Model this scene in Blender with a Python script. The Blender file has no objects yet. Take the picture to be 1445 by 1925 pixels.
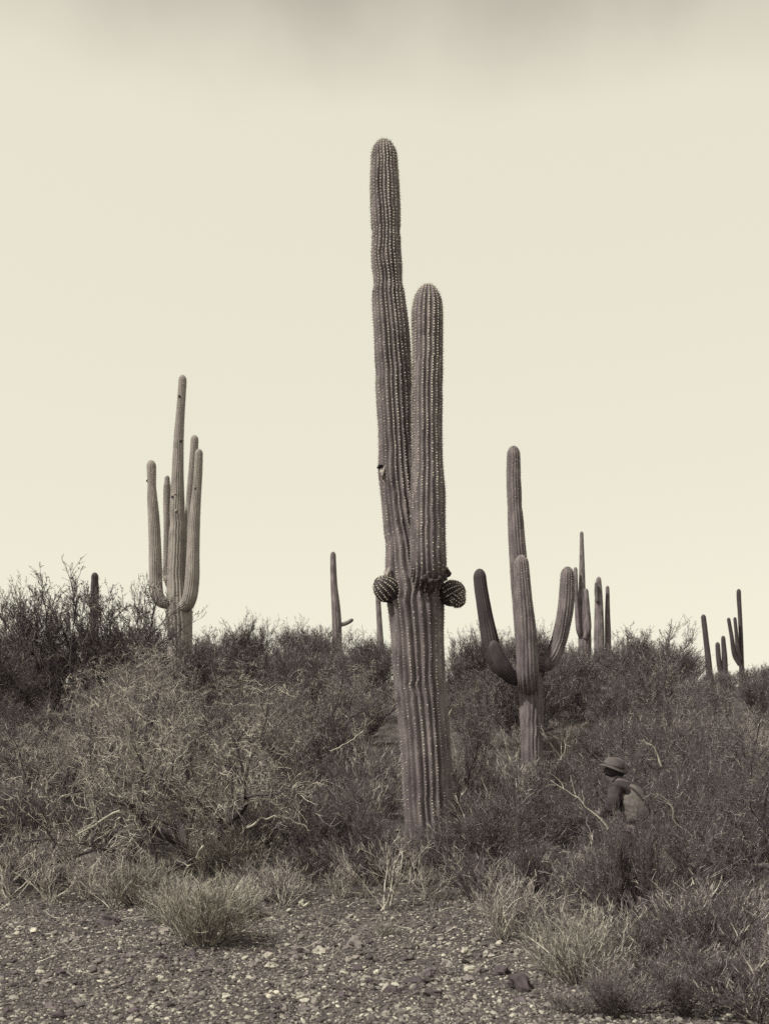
import bpy, math
import numpy as np
from mathutils import Vector

# ------------------------------------------------------------------ camera, sky, sun, exposure
SC = bpy.context.scene
COL = SC.collection
W, H, F, HZ, CAMZ = 1445.0, 1925.0, 2000.0, 1450.0, 1.6   # photo size, focal length (px), horizon row, eye height

cam = bpy.data.cameras.new('camera')
camo = bpy.data.objects.new('camera', cam); COL.objects.link(camo)
camo.location = (0, 0, CAMZ); camo.rotation_euler = (math.radians(90), 0, 0)
cam.sensor_fit = 'VERTICAL'; cam.sensor_height = 36; cam.lens = 36 * F / H
cam.shift_y = (HZ - H / 2) / H                             # rising front of the view camera
cam.clip_start = 0.1; cam.clip_end = 6000
cam.dof.use_dof = True; cam.dof.focus_distance = 15.0; cam.dof.aperture_fstop = 3.6
SC.camera = camo

SUN_EL, SUN_AZ = 50.0, 236.0     # azimuth clockwise from +Y (view direction): the light comes from the left, behind the camera
world = bpy.data.worlds.new('World'); SC.world = world; world.use_nodes = True
nt = world.node_tree; nt.nodes.clear()
def wn(t, **k):
    n = nt.nodes.new(t)
    for a, v in k.items(): setattr(n, a, v)
    return n
sky = wn('ShaderNodeTexSky', sky_type='NISHITA', sun_disc=False)
sky.sun_elevation = math.radians(SUN_EL); sky.sun_rotation = math.radians(SUN_AZ)
sky.dust_density = 2.0
bw = wn('ShaderNodeRGBToBW')
mr = wn('ShaderNodeMapRange'); mr.inputs[1].default_value = 0; mr.inputs[2].default_value = 12
mr.inputs[3].default_value = 5.8; mr.inputs[4].default_value = 9.7
tc = wn('ShaderNodeTexCoord'); sep = wn('ShaderNodeSeparateXYZ')
noise = wn('ShaderNodeTexNoise'); noise.inputs['Scale'].default_value = 6.0; noise.inputs['Detail'].default_value = 4
elev = wn('ShaderNodeMath', operation='ADD')             # height in the sky, made uneven by the cloud noise
nsc = wn('ShaderNodeMath', operation='MULTIPLY'); nsc.inputs[1].default_value = 0.09
cl = wn('ShaderNodeMapRange', interpolation_type='SMOOTHSTEP')  # thin grey cloud sheet high up, all the way round
cl.inputs[1].default_value = 0.565; cl.inputs[2].default_value = 0.68; cl.inputs[3].default_value = 0.0; cl.inputs[4].default_value = 1.0
mul = wn('ShaderNodeMix', data_type='RGBA', blend_type='MULTIPLY'); mul.inputs[7].default_value = (.58, .545, .565, 1)
tint = wn('ShaderNodeMix', data_type='RGBA', blend_type='MULTIPLY'); tint.inputs[0].default_value = 1
tint.inputs[7].default_value = (1.0, 0.964, 0.79, 1)
bg = wn('ShaderNodeBackground'); bg.inputs[1].default_value = 0.1
out = wn('ShaderNodeOutputWorld')
L = nt.links.new
L(sky.outputs[0], bw.inputs[0]); L(bw.outputs[0], mr.inputs[0])
L(tc.outputs['Generated'], sep.inputs[0]); L(tc.outputs['Generated'], noise.inputs['Vector'])
L(noise.outputs[0], nsc.inputs[0]); L(sep.outputs[2], elev.inputs[0]); L(nsc.outputs[0], elev.inputs[1])
L(elev.outputs[0], cl.inputs[0]); L(mr.outputs[0], mul.inputs[6]); L(cl.outputs[0], mul.inputs[0])
L(mul.outputs[2], tint.inputs[6]); L(tint.outputs[2], bg.inputs[0]); L(bg.outputs[0], out.inputs[0])

sl = bpy.data.lights.new('sun', 'SUN'); sl.energy = 3.4; sl.angle = math.radians(0.6); sl.color = (1, 0.955, 0.86)
so = bpy.data.objects.new('sun', sl); COL.objects.link(so)
az, el = math.radians(SUN_AZ), math.radians(SUN_EL)
sdir = Vector((math.sin(az) * math.cos(el), math.cos(az) * math.cos(el), math.sin(el)))
so.rotation_euler = sdir.to_track_quat('Z', 'Y').to_euler(); so.location = sdir * 60

SC.view_settings.view_transform = 'Standard'; SC.view_settings.look = 'None'
SC.view_settings.exposure = 0.32; SC.view_settings.gamma = 1.0
SC.cycles.use_denoising = False
SC.cycles.max_bounces = 5; SC.cycles.diffuse_bounces = 4; SC.cycles.glossy_bounces = 1

# ------------------------------------------------------------------ helpers
RNG = np.random.default_rng(12)
GY = np.array([-400, 0, 9, 12, 14.8, 18, 22, 30, 38, 46, 60, 90, 200, 4000], float)
GZ = np.array([0, 0, .0, .10, .45, 1.1, 1.92, 3.4, 4.7, 5.4, 5.6, 4.6, 0.5, 0.0])
_yy = np.concatenate([np.linspace(-400, -2, 60), np.arange(-2, 100, .25), np.linspace(100, 4000, 300)])
_zz = np.interp(_yy, GY, GZ)
_k = np.ones(9) / 9
_zs = np.convolve(np.pad(_zz, 4, mode='edge'), _k, 'valid')
def G(x, y):
    x = np.asarray(x, float); y = np.asarray(y, float)
    b = np.interp(y, _yy, _zs)
    w = np.clip((y - 10) / 12, 0, 1) * np.exp(-((y - 25) / 60) ** 2)
    n = .10 * np.sin(.9 * x + .4 * y + 1) + .07 * np.sin(1.7 * x - 1.1 * y) + .05 * np.sin(3.1 * y + 1.3 * x + 2)
    side = -.022 * np.clip(x - 3, 0, 40) - .006 * np.clip(-x - 3, 0, 40)
    near = .014 * np.sin(2.3 * x + 1.2 * y) + .011 * np.sin(4.1 * y - 2.2 * x + 1)
    return b + n * w * .8 + side * w * np.clip((y - 14) / 14, 0, 1) + near * np.exp(-((y - 8) / 9) ** 2)

def pix(px, py, d):
    return np.array([(px - W / 2) * d / F, d, CAMZ + (HZ - py) * d / F])
def ground_at(px, py):
    d = np.arange(4.5, 60, .02)
    z = CAMZ + (HZ - py) * d / F
    g = G((px - W / 2) * d / F, d)
    i = np.argmax(g >= z)
    return np.array([(px - W / 2) * d[i] / F, d[i], float(g[i])])

def mesh_np(name, V, Fc, tone=None, smooth=False):
    V = np.ascontiguousarray(V, np.float32); Fc = np.ascontiguousarray(Fc, np.int32)
    m = bpy.data.meshes.new(name); k = Fc.shape[1]
    m.vertices.add(len(V)); m.vertices.foreach_set('co', V.ravel())
    m.loops.add(Fc.size); m.loops.foreach_set('vertex_index', Fc.ravel())
    m.polygons.add(len(Fc)); m.polygons.foreach_set('loop_start', np.arange(len(Fc), dtype=np.int32) * k)
    m.polygons.foreach_set('use_smooth', np.full(len(Fc), smooth))
    if tone is not None:
        a = m.attributes.new('tone', 'FLOAT', 'POINT'); a.data.foreach_set('value', np.ascontiguousarray(tone, np.float32))
    m.update(calc_edges=True); m.validate()
    return m
def obj(name, mesh, mt=None, parent=None):
    o = bpy.data.objects.new(name, mesh); COL.objects.link(o)
    if mt is not None and mesh is not None and not mesh.materials: mesh.materials.append(mt)
    if parent is not None: o.parent = parent
    return o
def tag(o, label=None, cat=None, group=None, kind=None):
    for k, v in (('label', label), ('category', cat), ('group', group), ('kind', kind)):
        if v: o[k] = v
    return o
def empty(name, loc, label, cat, group=None):
    o = bpy.data.objects.new(name, None); COL.objects.link(o); o.location = tuple(float(c) for c in loc)
    o.empty_display_size = .2
    return tag(o, label, cat, group)
def norm(v): return v / np.maximum(np.linalg.norm(v, axis=-1, keepdims=True), 1e-9)

class Geo:
    """collects quads with a tone value for each vertex"""
    def __init__(s): s.V = []; s.F = []; s.T = []; s.n = 0
    def add(s, V, Fq, T):
        s.V.append(V); s.F.append(Fq + s.n); s.T.append(T); s.n += len(V)
    def mesh(s, name, smooth=False):
        return mesh_np(name, np.concatenate(s.V), np.concatenate(s.F), np.concatenate(s.T), smooth)

def tubes(geo, P, R, tone, sides=3):
    M, K, _ = P.shape
    t = norm(np.gradient(P, axis=1))
    ref = np.where(np.abs(t[..., 2:3]) > .8, np.array([1., 0, 0]), np.array([0, 0, 1.]))
    n1 = norm(np.cross(t, ref)); n2 = np.cross(t, n1)
    a = np.arange(sides) * 2 * np.pi / sides
    V = P[:, :, None] + R[:, :, None, None] * (np.cos(a)[:, None] * n1[:, :, None] + np.sin(a)[:, None] * n2[:, :, None])
    idx = np.arange(M * K * sides).reshape(M, K, sides)
    nx = np.roll(idx, -1, axis=2)
    Fq = np.stack([idx[:, :-1], nx[:, :-1], nx[:, 1:], idx[:, 1:]], -1).reshape(-1, 4)
    geo.add(V.reshape(-1, 3), Fq, np.repeat(tone, K * sides))

def lines(rng, S, D, Ln, K, wob=.2, up=0.0):
    """polylines from S in direction D, wandering, bending up (or down)"""
    M = len(S); P = np.zeros((M, K, 3)); P[:, 0] = S; d = norm(D); st = (Ln / (K - 1))[:, None]
    for k in range(1, K):
        d = norm(d + rng.normal(0, wob, (M, 3)) + np.array([0, 0, up]))
        P[:, k] = P[:, k - 1] + d * st
    return P
def sprout(rng, P, per, u0, u1, a0, a1, up=0.0):
    """starting points and directions of children along parent polylines"""
    N, K, _ = P.shape; i = np.repeat(np.arange(N), per); M = len(i)
    u = rng.uniform(u0, u1, M) * (K - 1); k = np.minimum(u.astype(int), K - 2); f = (u - k)[:, None]
    A = P[i, k]; B = P[i, k + 1]; t = norm(B - A)
    r = norm(np.cross(t, rng.normal(size=(M, 3)))); a = rng.uniform(a0, a1, M)[:, None]
    return A + (B - A) * f, norm(t * np.cos(a) + r * np.sin(a) + np.array([0, 0, up]))
def taper(r0, r1, K): return r0[:, None] + (r1 - r0)[:, None] * np.linspace(0, 1, K)[None]
def two_tone(rng, m, p):
    return np.clip(np.where(rng.random(m) < p, rng.normal(.80, .13, m), rng.normal(.18, .11, m)), 0, 1)
def leaves(geo, rng, P, n, size, tone):
    """small diamond leaflets scattered along twigs"""
    N, K, _ = P.shape; i = rng.integers(0, N, n); k = rng.integers(0, K - 1, n); f = rng.random((n, 1))
    c = P[i, k] * (1 - f) + P[i, k + 1] * f
    a = norm(rng.normal(size=(n, 3)) + np.array([0, 0, .5])); b = norm(np.cross(a, rng.normal(size=(n, 3))))
    s = size * rng.uniform(.6, 1.5, (n, 1))
    V = np.stack([c, c + a * s + b * s * .4, c + a * s * 2, c + a * s - b * s * .4], 1)
    geo.add(V.reshape(-1, 3), np.arange(4 * n).reshape(n, 4), np.repeat(tone, 4))

# ------------------------------------------------------------------ materials (a print in warm browns: real colours reduced to that scale)
def mat(name, ramp, scale=6.0, rough=.8, attr=None, bump=0.0, bscale=60.0, stretch=None, amount=.35, spec=.25):
    m = bpy.data.materials.new(name); m.use_nodes = True; t = m.node_tree; b = t.nodes['Principled BSDF']
    b.inputs['Roughness'].default_value = rough; b.inputs['Specular IOR Level'].default_value = spec
    tcn = t.nodes.new('ShaderNodeTexCoord'); vec = tcn.outputs['Object']
    if stretch:
        mp = t.nodes.new('ShaderNodeMapping'); mp.inputs['Scale'].default_value = stretch
        t.links.new(vec, mp.inputs[0]); vec = mp.outputs[0]
    no = t.nodes.new('ShaderNodeTexNoise'); no.inputs['Scale'].default_value = scale; no.inputs['Detail'].default_value = 5
    t.links.new(vec, no.inputs['Vector'])
    cr = t.nodes.new('ShaderNodeValToRGB'); e = cr.color_ramp.elements
    e[0].position, e[0].color = ramp[0][0], (*ramp[0][1], 1); e[1].position, e[1].color = ramp[-1][0], (*ramp[-1][1], 1)
    for p, c in ramp[1:-1]:
        n = e.new(p); n.color = (*c, 1)
    if attr:
        at = t.nodes.new('ShaderNodeAttribute'); at.attribute_name = attr
        ma = t.nodes.new('ShaderNodeMath'); ma.operation = 'MULTIPLY_ADD'; ma.inputs[1].default_value = amount
        su = t.nodes.new('ShaderNodeMath'); su.operation = 'SUBTRACT'; su.inputs[1].default_value = .5 * amount
        t.links.new(no.outputs[0], ma.inputs[0]); t.links.new(at.outputs['Fac'], su.inputs[0])
        t.links.new(su.outputs[0], ma.inputs[2]); t.links.new(ma.outputs[0], cr.inputs[0])
    else:
        t.links.new(no.outputs[0], cr.inputs[0])
    t.links.new(cr.outputs[0], b.inputs['Base Color'])
    if bump:
        n2 = t.nodes.new('ShaderNodeTexNoise'); n2.inputs['Scale'].default_value = bscale; n2.inputs['Detail'].default_value = 4
        bp = t.nodes.new('ShaderNodeBump'); bp.inputs['Strength'].default_value = bump; bp.inputs['Distance'].default_value = .02
        t.links.new(tcn.outputs['Object'], n2.inputs['Vector']); t.links.new(n2.outputs[0], bp.inputs['Height'])
        t.links.new(bp.outputs[0], b.inputs['Normal'])
    return m
def br(v, w=0.0):   # a brown of reflectance v; w moves it from the print's purple brown towards its cream
    return (v, v * (.815 + .14 * w), v * (.90 - .10 * w))
M_SOIL = mat('soil', [(.3, br(.055, .3)), (.5, br(.085, .4)), (.7, br(.14, .6))], 3.0, .95, bump=.8, bscale=45)
M_GRAVEL = mat('gravel', [(0, br(.06, .3)), (.35, br(.13, .4)), (.7, br(.32, .8)), (1, br(.56, 1))], 30, .9, attr='tone')
M_ROCK = mat('rock', [(0, br(.06)), (.35, br(.13)), (.7, br(.26, .6)), (1, br(.56, 1))], 9, .9, attr='tone', bump=.5, bscale=30)
M_CACTUS = mat('cactus_skin', [(.32, br(.10, .0)), (.5, br(.155, .2)), (.66, br(.23, .3))], 2.6, .65, bump=.25, bscale=26, stretch=(3, 3, 1))
M_CACTUS_D = mat('dark_or_shaded_cactus_skin', [(.3, br(.045)), (.5, br(.06)), (.7, br(.08, .2))], 2.2, .65, bump=.25, bscale=26, stretch=(3, 3, 1))  # dark stems and buds; also paints shade onto the cluster-armed saguaro's left arms
M_CACTUS_P = mat('pale_cactus_skin', [(.3, br(.23, .6)), (.5, br(.30, .6)), (.7, br(.38, .7))], 2.2, .7, bump=.2, bscale=22, stretch=(3, 3, 1))
M_SPINE = mat('spine', [(0, br(.12)), (.45, br(.42, .6)), (.8, br(.82, 1))], 20, .7, attr='tone', amount=.2)
M_CORK = mat('corky_scar', [(.3, br(.03)), (.5, br(.07)), (.72, br(.16, .3))], 22, .95, bump=1.0, bscale=40)
M_SCAR = mat('pale_scar', [(.3, br(.14)), (.6, br(.40, .7)), (.8, br(.6, 1))], 14, .9, bump=.6)
M_HOLE = mat('nest_hollow', [(.3, br(.02)), (.7, br(.04))], 10, .95)
M_BARK = mat('bark', [(0, br(.065)), (.5, br(.095)), (1, br(.2, .4))], 12, .9, attr='tone', bump=.4)
M_TWIG = mat('twig', [(0, br(.075)), (.35, br(.14, .1)), (.66, br(.36, .6)), (1, br(.76, 1))], 8, .8, attr='tone')
M_LEAF = mat('leaflet', [(0, br(.07)), (.5, br(.095)), (1, br(.17, .4))], 8, .7, attr='tone')
M_STRAW = mat('straw', [(0, br(.10, .3)), (.5, br(.25, .7)), (1, br(.66, 1))], 8, .75, attr='tone')
M_DEAD = mat('bleached_wood', [(.3, br(.26, .8)), (.5, br(.40, 1)), (.75, br(.6, 1))], 12, .8, bump=.4)

# ------------------------------------------------------------------ ground
def axis(lo, hi, fine, step, n):
    a = np.arange(-fine, fine + 1e-6, step)
    o = np.geomspace(fine + step, hi, n); i = -np.geomspace(fine + step, -lo, n)[::-1]
    return np.concatenate([i, a, o])
xs = axis(-2500, 2500, 8, .14, 46)
ys = np.concatenate([-np.geomspace(1, 400, 14)[::-1], np.arange(0, 5, .5), np.arange(5, 17, .14), np.arange(17, 64, .4), np.geomspace(64, 4000, 50)])
X, Y = np.meshgrid(xs, ys); Z = G(X, Y)
nx, ny = len(xs), len(ys)
ii = np.arange(nx * ny).reshape(ny, nx)
gm = mesh_np('desert_ground', np.stack([X, Y, Z], -1).reshape(-1, 3),
             np.stack([ii[:-1, :-1], ii[:-1, 1:], ii[1:, 1:], ii[1:, :-1]], -1).reshape(-1, 4), smooth=True)
tag(obj('ground', gm, M_SOIL), 'stony desert soil rising to a brushy hillside', 'ground', kind='structure')

# ------------------------------------------------------------------ saguaros
def smooth_path(P, r, step):
    """centripetal-ish resampling of a centre line with radii"""
    P = np.asarray(P, float); r = np.asarray(r, float)
    s = np.concatenate([[0], np.cumsum(np.linalg.norm(np.diff(P, axis=0), axis=1))])
    n = max(8, int(s[-1] / step)); q = np.linspace(0, s[-1], n)
    def pchip(y):
        h = np.diff(s); dlt = np.diff(y) / h; m = np.zeros(len(y)); m[0] = dlt[0]; m[-1] = dlt[-1]
        for k in range(1, len(y) - 1):
            w1, w2 = 2 * h[k] + h[k - 1], h[k] + 2 * h[k - 1]
            if dlt[k - 1] * dlt[k] > 0: m[k] = (w1 + w2) / (w1 / dlt[k - 1] + w2 / dlt[k])
        k = np.clip(np.searchsorted(s, q) - 1, 0, len(h) - 1); t = (q - s[k]) / h[k]
        return ((1 + 2 * t) * (1 - t) ** 2 * y[k] + t * (1 - t) ** 2 * h[k] * m[k]
                + t * t * (3 - 2 * t) * y[k + 1] + t * t * (t - 1) * h[k] * m[k + 1])
    return np.stack([pchip(P[:, c]) for c in range(3)], 1), pchip(r), q
def stem(name, parent, path, ribs, material, step=.05, depth=.17, dome=1.25, spines=None, seed=0, bulge=.02, per=6, origin=(0, 0, 0)):
    """a ribbed stem along path = [(x, y, z, radius)] that ends in a rounded tip; spines = (spacing, size, tone lo, tone hi)"""
    rng = np.random.default_rng(seed + 100)
    path = np.asarray(path, float)
    P, r, s = smooth_path(path[:, :3], path[:, 3], step)
    Ltot = s[-1]
    # finer rings for the dome
    R1 = float(r[-1]); c = Ltot - dome * R1
    keep = s < c
    a = np.linspace(0, np.pi / 2, 11)[:-1]; sd = c + dome * R1 * np.sin(a)
    sd = np.append(sd, Ltot - dome * R1 * .002)
    sn = np.concatenate([s[keep], sd])
    Pn = np.stack([np.interp(sn, s, P[:, k]) for k in range(3)], 1); rn = np.interp(sn, s, r)
    df = np.ones(len(sn)); w = np.clip((sn - c) / (dome * R1), 0, 1); df = np.sqrt(np.maximum(1 - w * w, 1e-5)); rn = rn * df
    # yearly bulges
    nb = max(4, int(Ltot / .22)); bs = np.sort(rng.uniform(0, Ltot, nb))
    bl = np.interp(sn, bs, rng.uniform(-1, 1, nb)) * bulge
    for q in rng.uniform(0, max(Ltot - 2 * R1, .1), max(1, int(Ltot / 1.3))):
        bl -= bulge * 1.7 * np.exp(-((sn - q) / .035) ** 2)
    rn = rn * (1 + bl)
    t = norm(np.gradient(Pn, axis=0))
    u = np.array([1., 0, 0]) - t[0] * t[0][0]; u /= np.linalg.norm(u); U = [u]
    for k in range(1, len(t)):
        u = U[-1] - t[k] * (U[-1] @ t[k]); U.append(u / np.linalg.norm(u))
    U = np.array(U); Vv = np.cross(t, U)
    nA = ribs * per; th = np.arange(nA) * 2 * np.pi / nA
    prof = np.abs(2 * ((np.arange(nA) / per) % 1) - 1) ** 1.4            # 1 in the groove, 0 on the crest
    ribdep = 1 + .22 * rng.normal(size=ribs)
    dep = depth * np.repeat(ribdep, per)[None] * np.clip(df, .25, 1)[:, None]
    tw = .10 * np.sin(sn / max(Ltot, .1) * 3 + seed) + .05 * np.interp(sn, bs, rng.uniform(-1, 1, nb))
    ang = th[None] + tw[:, None] + (.045 * np.interp(sn, bs, rng.uniform(-1, 1, nb))[:, None] * np.sin(3 * th + seed)[None] + .03 * np.interp(sn, bs, rng.uniform(-1, 1, nb))[:, None] * np.sin(5 * th + 2 * seed)[None])
    rad = rn[:, None] * (1 - dep * prof[None]) * (1 + .022 * np.sin(2 * th + seed)[None])
    Vt = Pn[:, None] + rad[..., None] * (np.cos(ang)[..., None] * U[:, None] + np.sin(ang)[..., None] * Vv[:, None])
    nr = len(sn); idx = np.arange(nr * nA).reshape(nr, nA); nxt = np.roll(idx, -1, 1)
    Fq = np.stack([idx[:-1], nxt[:-1], nxt[1:], idx[1:]], -1).reshape(-1, 4)
    o = obj(name, mesh_np(name, Vt.reshape(-1, 3) - np.asarray(origin), Fq, smooth=True), material, parent)
    if spines:
        sp, size, t0, t1 = spines; g = Geo(); C = []; N = []; TT = []
        for k in range(ribs):
            q = np.arange(.1 + rng.random() * sp, Ltot - .01, sp); q = q + rng.normal(0, sp * .08, len(q))
            j = k * per + per // 2
            p = np.stack([np.interp(q, sn, Vt[:, j, a]) for a in range(3)], 1)
            cc = np.stack([np.interp(q, sn, Pn[:, a]) for a in range(3)], 1)
            n = norm(p - cc + t[np.clip(np.searchsorted(sn, q), 0, nr - 1)] * np.clip((q - c) / (dome * R1), 0, 1)[:, None] * R1 * .7)
            h = q / Ltot
            tt = t0 + (t1 - t0) * h ** 1.5 + rng.normal(0, .2, len(q)) + .2 * np.sin(q * 2.3 + 2.4 * k) * np.sin(q * .9 + k)
            C.append(p); N.append(n); TT.append(tt)
        C = np.concatenate(C); N = np.concatenate(N); TT = np.clip(np.concatenate(TT), 0, 1); n = len(C)
        a = norm(np.cross(N, rng.normal(size=(n, 3)))); b = np.cross(N, a)
        sz = size * (.55 + .6 * TT)[:, None]
        # a woolly cushion: a four-sided bud
        Vc = np.stack([C + a * sz, C + b * sz, C - a * sz, C - b * sz, C + N * sz * .9], 1)
        base = np.arange(n)[:, None] * 5
        Fc = np.concatenate([base + np.array([[0, 1, 4, 4]]), base + np.array([[1, 2, 4, 4]]), base + np.array([[2, 3, 4, 4]]), base + np.array([[3, 0, 4, 4]])])
        # spines: thin blades fanning out
        D = norm(N[:, None] * .9 + rng.normal(0, .65, (n, 5, 3)))
        Ls = size * rng.uniform(2.0, 4.2, (n, 5, 1)); wd = size * .13
        sd_ = norm(np.cross(D, rng.normal(size=(n, 5, 3))))
        C5 = np.repeat(C[:, None], 5, 1)
        Vs = np.stack([C5 + sd_ * wd, C5 - sd_ * wd, C5 + D * Ls], 2).reshape(-1, 3)
        Fs = np.arange(len(Vs)).reshape(-1, 3)
        tri = np.concatenate([Fc[:, :3], Fs + 5 * n])
        m = mesh_np('spines', np.concatenate([Vc.reshape(-1, 3), Vs]) - np.asarray(origin), tri, np.concatenate([np.repeat(TT, 5), np.repeat(TT * .75, 15)]))
        tag(obj('spines', m, M_SPINE, o), kind='stuff')
    return o
def ppath(rows, d):
    """rows of (px, py, half width px[, depth offset]) from base to tip"""
    o = []
    for q in rows:
        dd = d + (q[3] if len(q) > 3 else 0)
        o.append((*pix(q[0], q[1], dd), q[2] * dd / F))
    return o
def edges(rows, d, off=0):
    return ppath([((a + b) / 2, y, (b - a) / 2, off) for y, a, b in rows], d)
def lump(name, parent, c, rad, n=10, seed=0, material=None, rough=.25, tone=None, origin=(0, 0, 0), flat=1.0):
    """an uneven lump: a sphere pushed in and out"""
    rng = np.random.default_rng(seed); u = np.linspace(0, np.pi, n); v = np.linspace(0, 2 * np.pi, 2 * n, endpoint=False)
    ph = rng.uniform(0, 6.3, (6, 3)); fr = rng.uniform(1, 4.5, (6, 3))
    d = np.stack([np.sin(u)[:, None] * np.cos(v), np.sin(u)[:, None] * np.sin(v), np.cos(u)[:, None] + 0 * v], -1)
    k = 1 + rough * sum(np.sin(fr[i, 0] * d[..., 0] + ph[i, 0]) * np.sin(fr[i, 1] * d[..., 1] + ph[i, 1]) * np.sin(fr[i, 2] * d[..., 2] + ph[i, 2]) for i in range(6))
    V = d * k[..., None] * np.asarray(rad) + np.asarray(c) - np.asarray(origin)
    ii = np.arange(n * 2 * n).reshape(n, 2 * n); nxt = np.roll(ii, -1, 1)
    Fq = np.stack([ii[:-1], ii[1:], nxt[1:], nxt[:-1]], -1).reshape(-1, 4)
    return obj(name, mesh_np(name, V.reshape(-1, 3), Fq, None if tone is None else np.full(n * 2 * n, tone), smooth=True), material, parent)

# --- the great saguaro in the middle
D0 = 14.8
gx, gy = (812 - W / 2) * D0 / F, D0
bz = float(G(gx, gy)); og = np.array([gx, gy, bz])
main = empty('saguaro_cactus', og, 'tallest saguaro in the centre, long arm pressed against its trunk and two round buds', 'cactus')
yb = HZ - (bz - .15 - CAMZ) * F / D0
trunk_rows = [(yb, 768, 858), (1600, 765, 856), (1500, 758, 850), (1450, 755, 849), (1400, 752, 846), (1350, 748, 842), (1300, 742, 838), (1250, 738, 835),
  (1200, 735, 833), (1160, 731, 834), (1130, 728, 834), (1095, 726, 830), (1060, 724, 818), (1035, 725, 812), (1015, 724, 806), (1000, 722, 801), (960, 719, 796), (920, 715, 790),
  (900, 712.5, 788), (880, 711, 786), (850, 712, 783), (800, 711, 780), (760, 708, 777), (722, 706, 775), (706, 707, 774), (680, 705, 772), (640, 704, 770), (600, 701.5, 766), (572, 700, 762),
  (548, 700, 759), (536, 702.5, 755.5), (520, 702, 755), (500, 699, 755), (470, 698, 753), (455, 699.5, 752.5), (445, 698.5, 752), (436, 701, 750.5), (428, 698, 752), (400, 697, 752), (350, 695.5, 750), (320, 696.5, 748), (300, 697, 746.5), (262, 698, 744)]
tr = stem('trunk', main, edges(trunk_rows, D0), 23, M_CACTUS, .045, .165, 1.5, (.042, .0100, .34, .85), seed=1, bulge=.008, origin=og)
arm_rows = [(795, 1078, 30, -.05), (801, 1084, 33, -.26), (805, 1066, 34.5, -.42), (804.5, 1040, 34, -.46), (804, 1000, 33.5, -.46), (804, 940, 33.5, -.46), (803.5, 900, 31.5, -.46),
  (802.5, 862, 29.5, -.46), (802, 800, 29, -.46), (802, 745, 29.5, -.46), (802, 733, 28.8, -.46), (803, 700, 29.3, -.46), (803, 650, 29.3, -.46), (802.5, 600, 29.8, -.46), (803, 570, 28.5, -.46), (804, 534, 27.5, -.46)]
ar = stem('arm', main, ppath(arm_rows, D0), 20, M_CACTUS, .03, .16, 1.7, (.036, .0105, .44, .9), seed=4, bulge=.010, origin=og)
# corky collar under the arm
crng = np.random.default_rng(44)
for k in range(11):
    t = k / 10; a = math.radians(255 + 115 * t)                    # a ragged ring round the underside of the arm
    px = 803 + 33 * math.cos(a) + crng.normal(0, 2); dx = -.40 + .25 * math.sin(a) + crng.normal(0, .02); py = 1088 - 12 * t + 8 * math.sin(math.pi * t) + crng.normal(0, 3)
    q = crng.uniform(4, 8)
    lump('corky_scar', main, pix(px, py, D0 + dx), np.array([q, q, q * .8]) * D0 / F, 7, 30 + k, M_CORK, .3, origin=og)
for k, (px, py, dx, q) in enumerate([(838, 1070, -.30, 5), (835, 1081, -.2, 7), (812, 1095, -.22, 10), (826, 1092, -.2, 10)]):
    lump('corky_scar', main, pix(px, py, D0 + dx), np.array([q, q, q * .9]) * D0 / F, 8, 60 + k, M_CORK, .3, origin=og)
bl = [(742, 1122, 16, -.12), (733, 1113, 24, -.16), (722, 1103, 25.5, -.20), (706, 1088, 24, -.24)]
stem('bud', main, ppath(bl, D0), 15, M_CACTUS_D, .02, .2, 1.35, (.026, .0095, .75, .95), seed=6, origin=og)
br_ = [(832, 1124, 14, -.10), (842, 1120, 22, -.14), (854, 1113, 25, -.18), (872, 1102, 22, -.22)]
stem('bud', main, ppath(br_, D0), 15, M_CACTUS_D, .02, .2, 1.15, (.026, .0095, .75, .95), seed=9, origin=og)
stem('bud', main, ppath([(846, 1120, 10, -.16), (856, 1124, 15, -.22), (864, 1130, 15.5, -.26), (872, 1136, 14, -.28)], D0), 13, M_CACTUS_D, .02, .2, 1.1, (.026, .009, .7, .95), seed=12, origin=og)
lump('pale_scar', main, pix(719, 893, D0 - .15), np.array([.034, .05, .085]), 9, 5, M_SCAR, .4, origin=og)
lump('notch', main, pix(716, 877, D0 - .14), np.array([.05, .05, .022]), 9, 6, M_HOLE, .3, origin=og)
lump('pale_scar', main, pix(729, 1075, D0 - .26), np.array([.035, .04, .06]), 9, 8, M_SCAR, .4, origin=og)

# --- other saguaros: (name of part, rows base -> tip)
def saguaro(label, d, base_px, parts, material, ribs=16, step=.08, spines=None, group=None, seed=20, scars=()):
    x = (base_px - W / 2) * d / F; z = float(G(x, d)); o3 = np.array([x, d, z])
    root = empty('saguaro_cactus', o3, label, 'cactus', group)
    for i, (nm, rows, *mo) in enumerate(parts):
        if nm == 'trunk':
            gy_ = HZ - (z - .12 - CAMZ) * F / d
            rows = [(rows[0][0], gy_, rows[0][2])] + [q for q in rows if q[1] < gy_ - 6]
        stem(nm, root, ppath(rows, d), ribs, mo[0] if mo else material, step, .13, 1.4, None if mo else spines, seed + i, .012, 6 if d < 25 else 4, o3)
    for i, (nm, px, py, off, rx, rz, m) in enumerate(scars):
        lump(nm, root, pix(px, py, d + off), (rx, rx * .8, rz), 8, seed + 50 + i, m, .2, origin=o3)
    return root
def e(y, a, b, off=0): return ((a + b) / 2, y, (b - a) / 2, off)

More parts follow.
